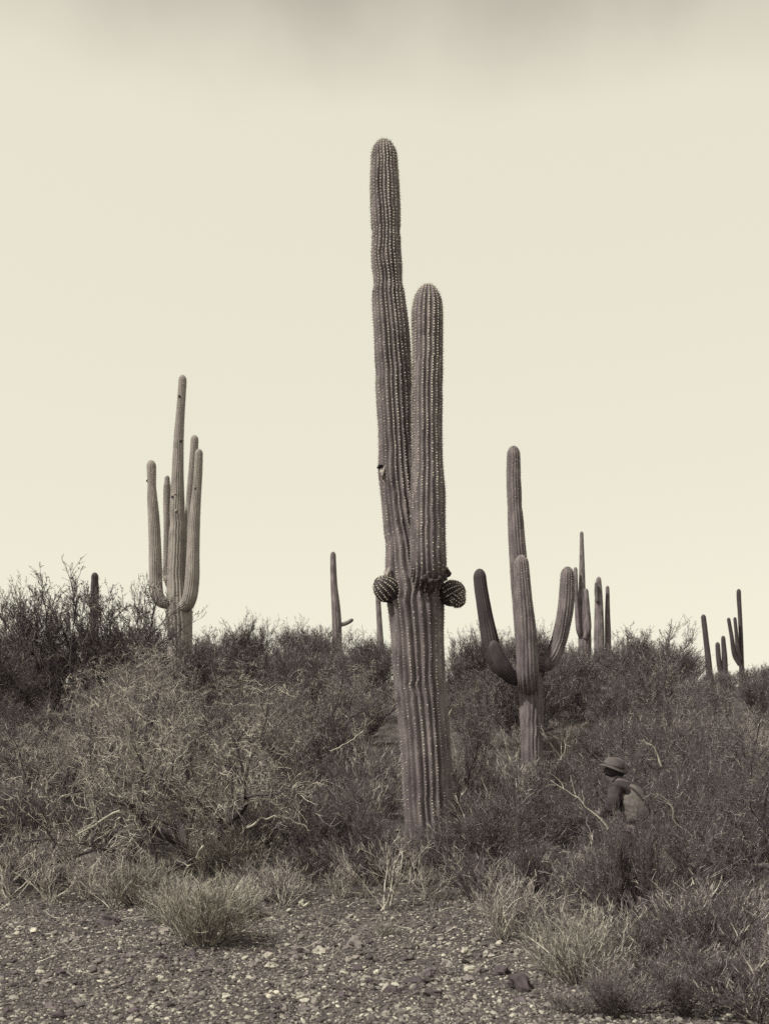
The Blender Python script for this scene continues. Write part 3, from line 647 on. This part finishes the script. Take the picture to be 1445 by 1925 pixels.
CR = [('creosote', i) for i in range(4)]; PV = [('paloverde', i) for i in range(4)]; LO = [('mound', 2), ('bare', 0), ('bare', 1), ('mound', 0), ('mound', 3), ('mound', 3)]
thicket(26, -80, 720, 35, 46, CR, 1.6, 2.3, 'on the skyline', None, 1.3)
thicket(24, 850, 1520, 35, 46, CR, 1.4, 2.2, 'on the skyline', None, 1.3)
AV = [(700, 1405, 60, 50), (60, 1480, 40, 25), (1000, 1560, 40, 20), (810, 1600, 20, 200), (600, 1540, 60, 30)]
thicket(30, -60, 730, 22, 35, CR + CR + PV, 1.4, 2.3, 'on the hillside', None, 1.15, AV)
thicket(28, 850, 1500, 22, 35, CR + CR + PV[2:], 1.2, 2.2, 'on the hillside', None, 1.15, AV)
thicket(34, -60, 740, 14.2, 22.5, LO + [('paloverde', 2), ('creosote', 3)], .6, 1.25, 'in the near brush', None, .75, AV)
thicket(38, 840, 1500, 13.6, 22.5, LO[:3] + LO[4:] + [('paloverde', 2), ('creosote', 3), ('paloverde', 2)], .6, 1.25, 'in the near brush', None, .75, AV)

DK = [('creosote', 1), ('creosote', 3), ('paloverde', 2), ('mound', 3)]
thicket(26, 850, 1480, 12.6, 21, DK, .7, 1.2, 'amid the dark near brush', None, .5, AV)
thicket(16, 440, 735, 14.0, 22, DK, .6, 1.0, 'amid the dark near brush', None, .5, AV)
thicket(12, -40, 330, 15.0, 23, DK, .7, 1.2, 'amid the dark near brush', None, .5, AV)

thicket(14, -420, -70, 13, 40, CR + DK, .9, 1.9, 'past the brush', None, 1.0)
thicket(14, 1510, 1860, 11, 40, CR + DK, .9, 1.9, 'past the brush', None, 1.0)

# --- dry grass, uncountable
def scatter_grass():
    rng = np.random.default_rng(5); g = Geo()
    n = 5200; d = np.sqrt(rng.uniform(10.6 ** 2, 27 ** 2, n)); x = rng.uniform(-.42, .42, n) * d
    near = np.clip((d - 10.4) / 2.6, .05, 1) > rng.random(n); d, x = d[near], x[near]
    n = len(d); k = 7; c = np.stack([x, d, G(x, d) - .01], 1)
    S = np.repeat(c, k, 0); S[:, :2] += rng.normal(0, .035, (n * k, 2))
    D = rng.normal(0, .42, (n * k, 3)); D[:, 2] = 1
    hh = np.repeat(rng.uniform(.08, .30, n), k) * rng.uniform(.5, 1.1, n * k)
    A = lines(rng, S, D, hh, 2, .12, -.04)
    tubes(g, A, taper(rng.uniform(.0022, .0036, n * k), np.full(n * k, .001), 2), np.clip(np.repeat(rng.normal(.26, .22, n), k) + rng.normal(0, .12, n * k), 0, 1))
    return g.mesh('dry_grass')
tag(obj('dry_grass', scatter_grass(), M_STRAW), 'thin dry grass and litter over the brushy ground', 'grass', kind='stuff')
def scatter_litter():
    rng = np.random.default_rng(6); g = Geo()
    n = 5000; d = np.sqrt(rng.uniform(7.5 ** 2, 20 ** 2, n)); x = rng.uniform(-.42, .42, n) * d
    kp = np.clip((d - 7.5) / 4, .06, 1) > rng.random(n); d, x = d[kp], x[kp]; n = len(d)
    S = np.stack([x, d, G(x, d) + .012], 1); D = rng.normal(0, 1, (n, 3)); D[:, 2] = rng.uniform(0, .25, n)
    A = lines(rng, S, D, rng.uniform(.05, .28, n), 4, .18, 0)
    tubes(g, A, taper(rng.uniform(.002, .0045, n), np.full(n, .0015), 4), np.clip(rng.normal(.5, .27, n), 0, 1))
    return g.mesh('twig_litter')
tag(obj('twig_litter', scatter_litter(), M_TWIG), 'fallen twigs littering the ground', 'twigs', kind='stuff')

# ------------------------------------------------------------------ bleached dead branches
def branch(label, pts, d, r0, r1, seed, forks=4, flen=.35):
    rng = np.random.default_rng(seed); P = np.array([pix(a, b, d + (c if len(q) > 2 else 0)) for q in pts for a, b, c in [(*q, 0)[:3]]])
    o3 = P[0].copy(); S, r, s = smooth_path(P, np.linspace(r0, r1, len(P)), .06)
    S = S + rng.normal(0, r0 * .9, S.shape); root = empty('dead_branch', o3, label, 'branch')
    g = Geo(); tubes(g, (S - o3)[None], r[None], np.array([.5]), 6); obj('limb', g.mesh('limb', True), M_DEAD, root)
    g = Geo(); a, D = sprout(rng, (S - o3)[None], forks, .3, 1, .4, .9, .05); m = len(a)
    B = lines(rng, a, D, flen * rng.uniform(.5, 1.2, m), 5, .22, 0)
    tubes(g, B, taper(np.full(m, r1 * .8), np.full(m, r1 * .3), 5), np.full(m, .5), 4); tag(obj('side_twigs', g.mesh('side_twigs'), M_DEAD, root), kind='stuff')
branch('bleached dead limb slanting down under the left palo verde', [(225, 1525), (190, 1543), (165, 1560), (140, 1575), (120, 1580)], 12.6, .016, .006, 1)
branch('second bleached limb, just right of the slanting one', [(226, 1535), (218, 1553), (200, 1567), (177, 1582)], 12.5, .012, .005, 2, 2, .2)
branch('forked bleached branch below the big palo verde, by the pale bush', [(378, 1590), (372, 1615), (353, 1628), (342, 1643)], 11.6, .014, .006, 3, 3, .25)
branch('pale fallen branch arching over the ground left of the central cactus', [(466, 1560), (485, 1542), (520, 1535), (552, 1540), (578, 1560)], 13.2, .016, .006, 4, 3, .2)
branch('long pale stick slanting in front of the person', [(1143, 1558), (1125, 1537), (1108, 1522), (1090, 1502), (1060, 1483), (1035, 1467)], 11.4, .011, .005, 5, 4, .25)
branch('thin bleached twig in the brush right of the person', [(1300, 1570), (1265, 1540), (1262, 1515), (1248, 1500), (1234, 1492)], 11.6, .006, .003, 6, 5, .25)
branch('pale bare branch above the hat of the person', [(1242, 1440), (1236, 1420), (1225, 1402), (1208, 1390)], 12.2, .011, .005, 7, 3, .25)
branch('short pale dead stub behind the person', [(1250, 1690), (1245, 1650), (1232, 1625), (1218, 1608)], 11.0, .010, .008, 8, 3, .2)
branch('pale dead twig in the dark brush left of the central cactus', [(622, 1410), (645, 1402), (664, 1390), (682, 1374), (690, 1350)], 17.0, .012, .006, 9, 4, .3)
branch('pale crooked branch right of the central trunk', [(840, 1350), (850, 1330), (870, 1310), (900, 1297)], 15.6, .012, .006, 10, 3, .3)
branch('dark-shadowed sprawling branch in the bottom right', [(1180, 1860), (1215, 1825), (1260, 1808), (1310, 1812), (1380, 1795)], 8.6, .014, .006, 11, 6, .4)

# ------------------------------------------------------------------ stones
ICO_V, ICO_F = None, None
def ico():
    p = (1 + 5 ** .5) / 2
    v = np.array([(-1, p, 0), (1, p, 0), (-1, -p, 0), (1, -p, 0), (0, -1, p), (0, 1, p), (0, -1, -p), (0, 1, -p), (p, 0, -1), (p, 0, 1), (-p, 0, -1), (-p, 0, 1)], float)
    f = np.array([(0, 11, 5), (0, 5, 1), (0, 1, 7), (0, 7, 10), (0, 10, 11), (1, 5, 9), (5, 11, 4), (11, 10, 2), (10, 7, 6), (7, 1, 8), (3, 9, 4), (3, 4, 2), (3, 2, 6), (3, 6, 8), (3, 8, 9), (4, 9, 5), (2, 4, 11), (6, 2, 10), (8, 6, 7), (9, 8, 1)])
    return norm(v), f
ICO_V, ICO_F = ico()
OCT_V = np.array([(1, 0, 0), (0, 1, 0), (-1, 0, 0), (0, -1, 0), (0, 0, 1), (0, 0, -1)], float)
OCT_F = np.array([(0, 1, 4), (1, 2, 4), (2, 3, 4), (3, 0, 4), (1, 0, 5), (2, 1, 5), (3, 2, 5), (0, 3, 5)])
def gravel():
    rng = np.random.default_rng(8); VV, FF, TT = [], [], []; base = 0
    for n, med, sg, lo, hi, bv_, bf_, far in ((34000, .0095, .5, .005, .034, ICO_V, ICO_F, 5000), (56000, .0082, .4, .004, .016, OCT_V, OCT_F, 0)):
        d = 6.1 + 6.4 * rng.random(n) ** 1.1; x = rng.uniform(-.385, .385, n) * d
        out_ = rng.random(n) < .17; x[out_] = np.sign(x[out_]) * (.37 * d[out_] + 2.2 * rng.random(out_.sum()))
        r = np.clip(rng.lognormal(math.log(med), sg, n), lo, hi)
        if far:
            d[:far] = np.sqrt(rng.uniform(12.5 ** 2, 22 ** 2, far)); x[:far] = rng.uniform(-.42, .42, far) * d[:far]; r[:far] = np.minimum(r[:far] * 2, .05)
        sx = r[:, None] * np.stack([rng.uniform(.8, 1.5, n), rng.uniform(.7, 1.2, n), rng.uniform(.4, .85, n)], 1)
        V = bv_[None] * (1 + rng.normal(0, .17, (n, len(bv_), 1))) * sx[:, None]
        a = rng.uniform(0, 6.28, n); c, s_ = np.cos(a)[:, None], np.sin(a)[:, None]
        tl = rng.normal(0, .25, (n, 1))
        V = np.stack([V[..., 0] * c - V[..., 1] * s_, V[..., 0] * s_ + V[..., 1] * c, V[..., 2] + tl * V[..., 0]], -1)
        V += np.stack([x, d, G(x, d) + sx[:, 2] * .55], 1)[:, None]
        k = len(bv_); FF.append((bf_[None] + k * np.arange(n)[:, None, None]).reshape(-1, 3) + base); base += n * k
        t = np.clip(rng.beta(1.6, 2.7, n) + (rng.random(n) < .07) * .4, 0, 1)
        VV.append(V.reshape(-1, 3)); TT.append(np.repeat(t, k))
    return mesh_np('gravel', np.concatenate(VV), np.concatenate(FF), np.concatenate(TT))
tag(obj('gravel', gravel(), M_GRAVEL), 'loose mixed gravel covering the foreground', 'gravel', kind='stuff')
def stone(px, py, wpx, hpx, tone, label, group=None, seed=0):
    g = ground_at(px, py + hpx * .3); k = g[1] / F; w, h = wpx * k / 2, hpx * k / 2
    rng = np.random.default_rng(seed + 900); c = np.array([g[0], g[1], g[2] + h * .55])
    o = lump('stone', None, (0, 0, 0), (w, w * rng.uniform(.7, 1.0), h), 8, seed + 900, M_ROCK, .28, tone)
    o.data.polygons.foreach_set('use_smooth', np.full(len(o.data.polygons), False))
    o.location = c; o.rotation_euler = (rng.normal(0, .15), rng.normal(0, .15), 0)
    tag(o, label, 'stone', group)
ST = [(205, 1732, 34, 24, .15, 'round dark stone lying on the gravel at left'), (570, 1522, 25, 20, .95, 'pale boulder on the bare ground left of the central cactus'),
 (645, 1546, 17, 13, .6, 'small grey boulder right of the pale boulder'), (566, 1699, 12, 13, 1.0, 'white stone beside the open pale-stemmed bush'), (513, 1728, 12, 8, .95, 'small white stone below the open pale-stemmed bush'),
 (667, 1774, 30, 24, .55, 'tan wedge-shaped stone in the middle of the gravel'), (600, 1789, 22, 15, .8, 'pale pointed stone left of the tan wedge stone'), (564, 1790, 30, 18, .4, 'dull flat stone left of the pale pointed stone'),
 (505, 1797, 18, 14, .8, 'light angular stone right of the pale left bush'), (506, 1816, 18, 11, .85, 'light flat stone under the light angular one'), (312, 1749, 34, 14, .7, 'flat pale stone beside the pale left bush'),
 (882, 1824, 24, 17, .9, 'cream stone in the right half of the gravel'), (899, 1825, 14, 15, .5, 'grey stone touching the cream stone'), (1048, 1842, 20, 22, .6, 'upright grey stone at the left foot of the dense round bush'),
 (978, 1850, 46, 34, .1, 'large dark stone left of the dense round bush'), (781, 1845, 40, 16, .08, 'dark flat stone near the bottom centre'), (815, 1868, 36, 15, .08, 'dark flat stone at the bottom, below the other dark one'),
 (805, 1833, 16, 14, .3, 'brown stone just above the dark flat stone'), (876, 1789, 20, 12, .85, 'pale flat stone below the thin upright stems'), (940, 1826, 30, 18, .12, 'dark stone right of the cream stone'),
 (425, 1873, 16, 11, .9, 'pale stone at the bottom left of centre'), (566, 1874, 20, 14, .85, 'pale stone at the bottom centre left'), (300, 1838, 14, 9, .95, 'white chip in the left gravel'),
 (122, 1770, 16, 11, .7, 'pale stone in the far left gravel'), (64, 1750, 14, 10, .95, 'white stone at the left edge of the gravel'), (75, 1828, 14, 9, .85, 'white flake near the bottom left'), (415, 1828, 18, 14, .5, 'grey stone below the pale left bush')]
for i, s in enumerate(ST): stone(*s, seed=i)
for i in range(90):
    py = 1700 + 215 * RNG.random(); px = RNG.uniform(5, 1000); w = RNG.uniform(10, 22) * (py - 1450) / 350; tn = float(RNG.beta(1.4, 2.2))
    lb = f"small {'dark' if tn < .3 else 'grey' if tn < .6 else 'pale'} stone in the {'upper' if py < 1770 else 'middle' if py < 1845 else 'lowest'} gravel, {'left' if px < 330 else 'centre' if px < 670 else 'right of centre'}"
    stone(px, py, w, w * RNG.uniform(.45, .75), tn, lb, lb, seed=100 + i)

# ------------------------------------------------------------------ the person in the brush
M_CLOTH_D = mat('dark_cloth', [(.3, br(.035)), (.5, br(.05)), (.7, br(.075, .2))], 7, .95, bump=.5, bscale=14)
M_CLOTH_P = mat('pale_cloth', [(.3, br(.09, .3)), (.5, br(.14, .5)), (.7, br(.18, .6))], 6, .95, bump=.5, bscale=12)
M_TROUSER = mat('trouser_cloth', [(.3, br(.045)), (.5, br(.065)), (.7, br(.09))], 7, .95, bump=.5, bscale=14)
M_FELT = mat('hat_felt', [(.3, br(.08, .3)), (.5, br(.105, .3)), (.7, br(.13, .3))], 9, .9, bump=.3, bscale=40)
M_SKIN = mat('skin', [(.3, br(.12, .2)), (.7, br(.16, .3))], 9, .6)
M_HAIR = mat('hair', [(.3, br(.02)), (.7, br(.04))], 30, .7)
M_LEATHER = mat('leather', [(.3, br(.03)), (.7, br(.06))], 12, .6)
def skinned(name, V, E, R_, material, parent, root=0, sub=2, fold=0.0):
    m = bpy.data.meshes.new(name); m.from_pydata([tuple(v) for v in V], E, []); o = bpy.data.objects.new(name, m); COL.objects.link(o)
    sk = o.modifiers.new('skin', 'SKIN'); sk.use_smooth_shade = True
    for i, r in enumerate(R_):
        d = m.skin_vertices[0].data[i]; d.radius = (r, r) if np.isscalar(r) else r; d.use_root = (i == root)
    sb = o.modifiers.new('sub', 'SUBSURF'); sb.levels = sb.render_levels = sub
    dg = bpy.context.evaluated_depsgraph_get(); me = bpy.data.meshes.new_from_object(o.evaluated_get(dg))
    bpy.data.objects.remove(o); me.name = name; me.materials.clear()
    if fold:                                                             # cloth creases
        n_ = len(me.vertices); c = np.empty(n_ * 3, np.float32); me.vertices.foreach_get('co', c); c = c.reshape(-1, 3)
        nn = np.array([v_.normal for v_ in me.vertices]); a_ = c[:, 0] * 26 + c[:, 1] * 22; z_ = c[:, 2] * 17 + 3 * np.sin(c[:, 0] * 9 + c[:, 2] * 7)
        w_ = np.sin(z_ + 1.6 * np.sin(a_ * .7) + a_ * .5) * .6 + np.sin(a_ * 1.7 - z_ * .55 + 2 * np.sin(z_ * .3)) * .6 + .4 * np.sin(z_ * 2.1 - a_ * 1.3)
        me.vertices.foreach_set('co', (c + nn * (fold * (np.abs(w_) - .5))[:, None]).astype(np.float32).ravel()); me.update()
    return obj(name, me, material, parent)
def person():
    d = 11.9; x = (1186 - W / 2) * d / F
    root = empty('person', (x, d, float(G(x, d))), 'person in brimmed hat and pale vest stooping in the brush at right', 'person')
    root.rotation_euler = (0, 0, math.radians(50)); root.scale = (1.10, 1.06, .985)
    V = []; E = []; Rr = []
    def v(p, r, frm=None):
        V.append(p); Rr.append(r); i = len(V) - 1
        if frm is not None: E.append((frm, i))
        return i
    hip = v((0, -.06, .86), (.150, .11)); sp = v((0, -.05, 1.0), (.140, .10), hip); ch = v((0, .02, 1.17), (.165, .115), sp); nb = v((0, .12, 1.345), (.09, .075), ch)
    nk = v((0, .165, 1.40), .055, nb); jaw = v((0, .215, 1.455), (.070, .078), nk); hd = v((0, .225, 1.525), (.082, .098), jaw); v((0, .215, 1.60), (.06, .07), hd)
    v((0, .325, 1.485), .013, jaw)
    for sx in (-1, 1):
        v((sx * .088, .215, 1.50), .016, hd)
        sh = v((sx * .175, .09, 1.315), .062, nb); el = v((sx * .245, .10, 1.065), .046, sh); wr = v((sx * .13, .27, 1.0), .030, el)
        pm = v((sx * .10, .335, 1.01), (.038, .020), wr)
        for q, (oz, ln) in enumerate([(-.030, .060), (-.010, .078), (.010, .082), (.030, .070)]):
            k1 = v((sx * .082, .372, 1.01 + oz), .0095, pm); k2 = v((sx * .060, .372 + ln * .5, 1.008 + oz), .0085, k1); v((sx * .030, .372 + ln * .6, 1.002 + oz), .0075, k2)
        t1 = v((sx * .088, .325, 1.055), .011, pm); v((sx * .066, .350, 1.075), .009, t1)
        lh = v((sx * .095, -.05, .80), .095, hip); kn = v((sx * .11, .05 + .05 * sx, .46), .060, lh); an = v((sx * .11, -.05 + .10 * sx, .09), .042, kn); v((sx * .125, .08 + .10 * sx, .035), (.042, .03), an)
    skinned('body', V, E, Rr, M_SKIN, root)
    # clothes
    V, E, Rr = [], [], []
    hip = v((0, -.065, .80), (.170, .135)); sp = v((0, -.055, 1.0), (.158, .122), hip); ch = v((0, .015, 1.17), (.182, .135), sp); nb = v((0, .115, 1.335), (.115, .09), ch); v((0, .15, 1.385), .066, nb)
    for sx in (-1, 1):
        sh = v((sx * .185, .085, 1.305), .088, nb); el = v((sx * .255, .09, 1.06), .072, sh); v((sx * .14, .255, 1.0), .046, el)
    skinned('jacket', V, E, Rr, M_CLOTH_D, root, sub=3, fold=.012)
    V, E, Rr = [], [], []
    a = v((0, -.085, .90), (.176, .135)); b = v((0, -.080, 1.00), (.178, .136), a); c = v((0, -.03, 1.14), (.192, .146), b); c2 = v((0, .03, 1.25), (.180, .130), c); v((0, .095, 1.335), (.135, .095), c2)
    vest = skinned('vest', V, E, Rr, M_CLOTH_P, root, sub=4, fold=.009)
    V, E, Rr = [], [], []
    hip = v((0, -.06, .87), (.150, .12))
    for sx in (-1, 1):
        lh = v((sx * .10, -.05, .78), .108, hip); kn = v((sx * .11, .05 + .05 * sx, .46), .082, lh); v((sx * .11, -.05 + .10 * sx, .10), .072, kn)
    skinned('trousers', V, E, Rr, M_TROUSER, root, sub=3, fold=.012)
    for sx in (-1, 1):
        V, E, Rr = [], [], []
        q = v((sx * .11, -.05 + .10 * sx, .16), .056); q2 = v((sx * .11, -.055 + .10 * sx, .05), .054, q); v((sx * .128, .11 + .10 * sx, .035), (.048, .036), q2)
        skinned('boot', V, E, Rr, M_LEATHER, root)
    # braces crossing the back of the vest
    from mathutils.bvhtree import BVHTree
    bv = BVHTree.FromPolygons([tuple(q.co) for q in vest.data.vertices], [tuple(p.vertices) for p in vest.data.polygons])
    for sx in (-1, 1):
        pts = []
        for t in np.linspace(0, 1, 16):
            hit = bv.ray_cast(Vector((sx * (-.07 + .17 * t), -1.0, .93 + .40 * t)), Vector((0, 1, 0)))[0]
            if hit is not None: pts.append(tuple(hit + Vector((0, -.004, .002))))
        g = Geo(); tubes(g, np.array(pts)[None], np.full((1, len(pts)), .014), np.array([.5]), 6); obj('brace', g.mesh('brace', True), M_LEATHER, root)
    # hair, belt, hat
    lump('hair', root, (0, .195, 1.505), (.098, .108, .088), 12, 3, M_HAIR, .06)
    def lathe(name, prof, c, tilt, material, sx=1.0, sy=1.0, wave=0.0):
        n = 36; th = np.arange(n) * 2 * np.pi / n; Vv = []
        for r, z in prof:
            Vv.append(np.stack([r * sx * np.cos(th), r * sy * np.sin(th), z + wave * r * np.cos(2 * th)], 1))
        Vv = np.array(Vv).reshape(-1, 3); ct, st = math.cos(tilt), math.sin(tilt)
        Vv = np.stack([Vv[:, 0], Vv[:, 1] * ct - Vv[:, 2] * st, Vv[:, 1] * st + Vv[:, 2] * ct], 1) + np.array(c)
        ii = np.arange(len(prof) * n).reshape(len(prof), n); nx_ = np.roll(ii, -1, 1)
        return obj(name, mesh_np(name, Vv, np.stack([ii[:-1], nx_[:-1], nx_[1:], ii[1:]], -1).reshape(-1, 4), smooth=True), material, root)
    hat = lathe('hat', [(.104, -.006), (.150, -.024), (.154, -.017), (.116, .004), (.108, .045), (.088, .086), (.055, .100), (.001, .086)], (0, .205, 1.555), .30, M_FELT, .98, 1.08, .10)
    band = lathe('hat_band', [(.1165, .006), (.1178, .008), (.1150, .024), (.1135, .026)], (0, .205, 1.555), .30, M_LEATHER, .98, 1.08); band.parent = hat
    lathe('belt', [(.168, -.025), (.176, -.02), (.176, .02), (.168, .025)], (0, -.085, .955), -.35, M_LEATHER, 1.02, .80)
person()
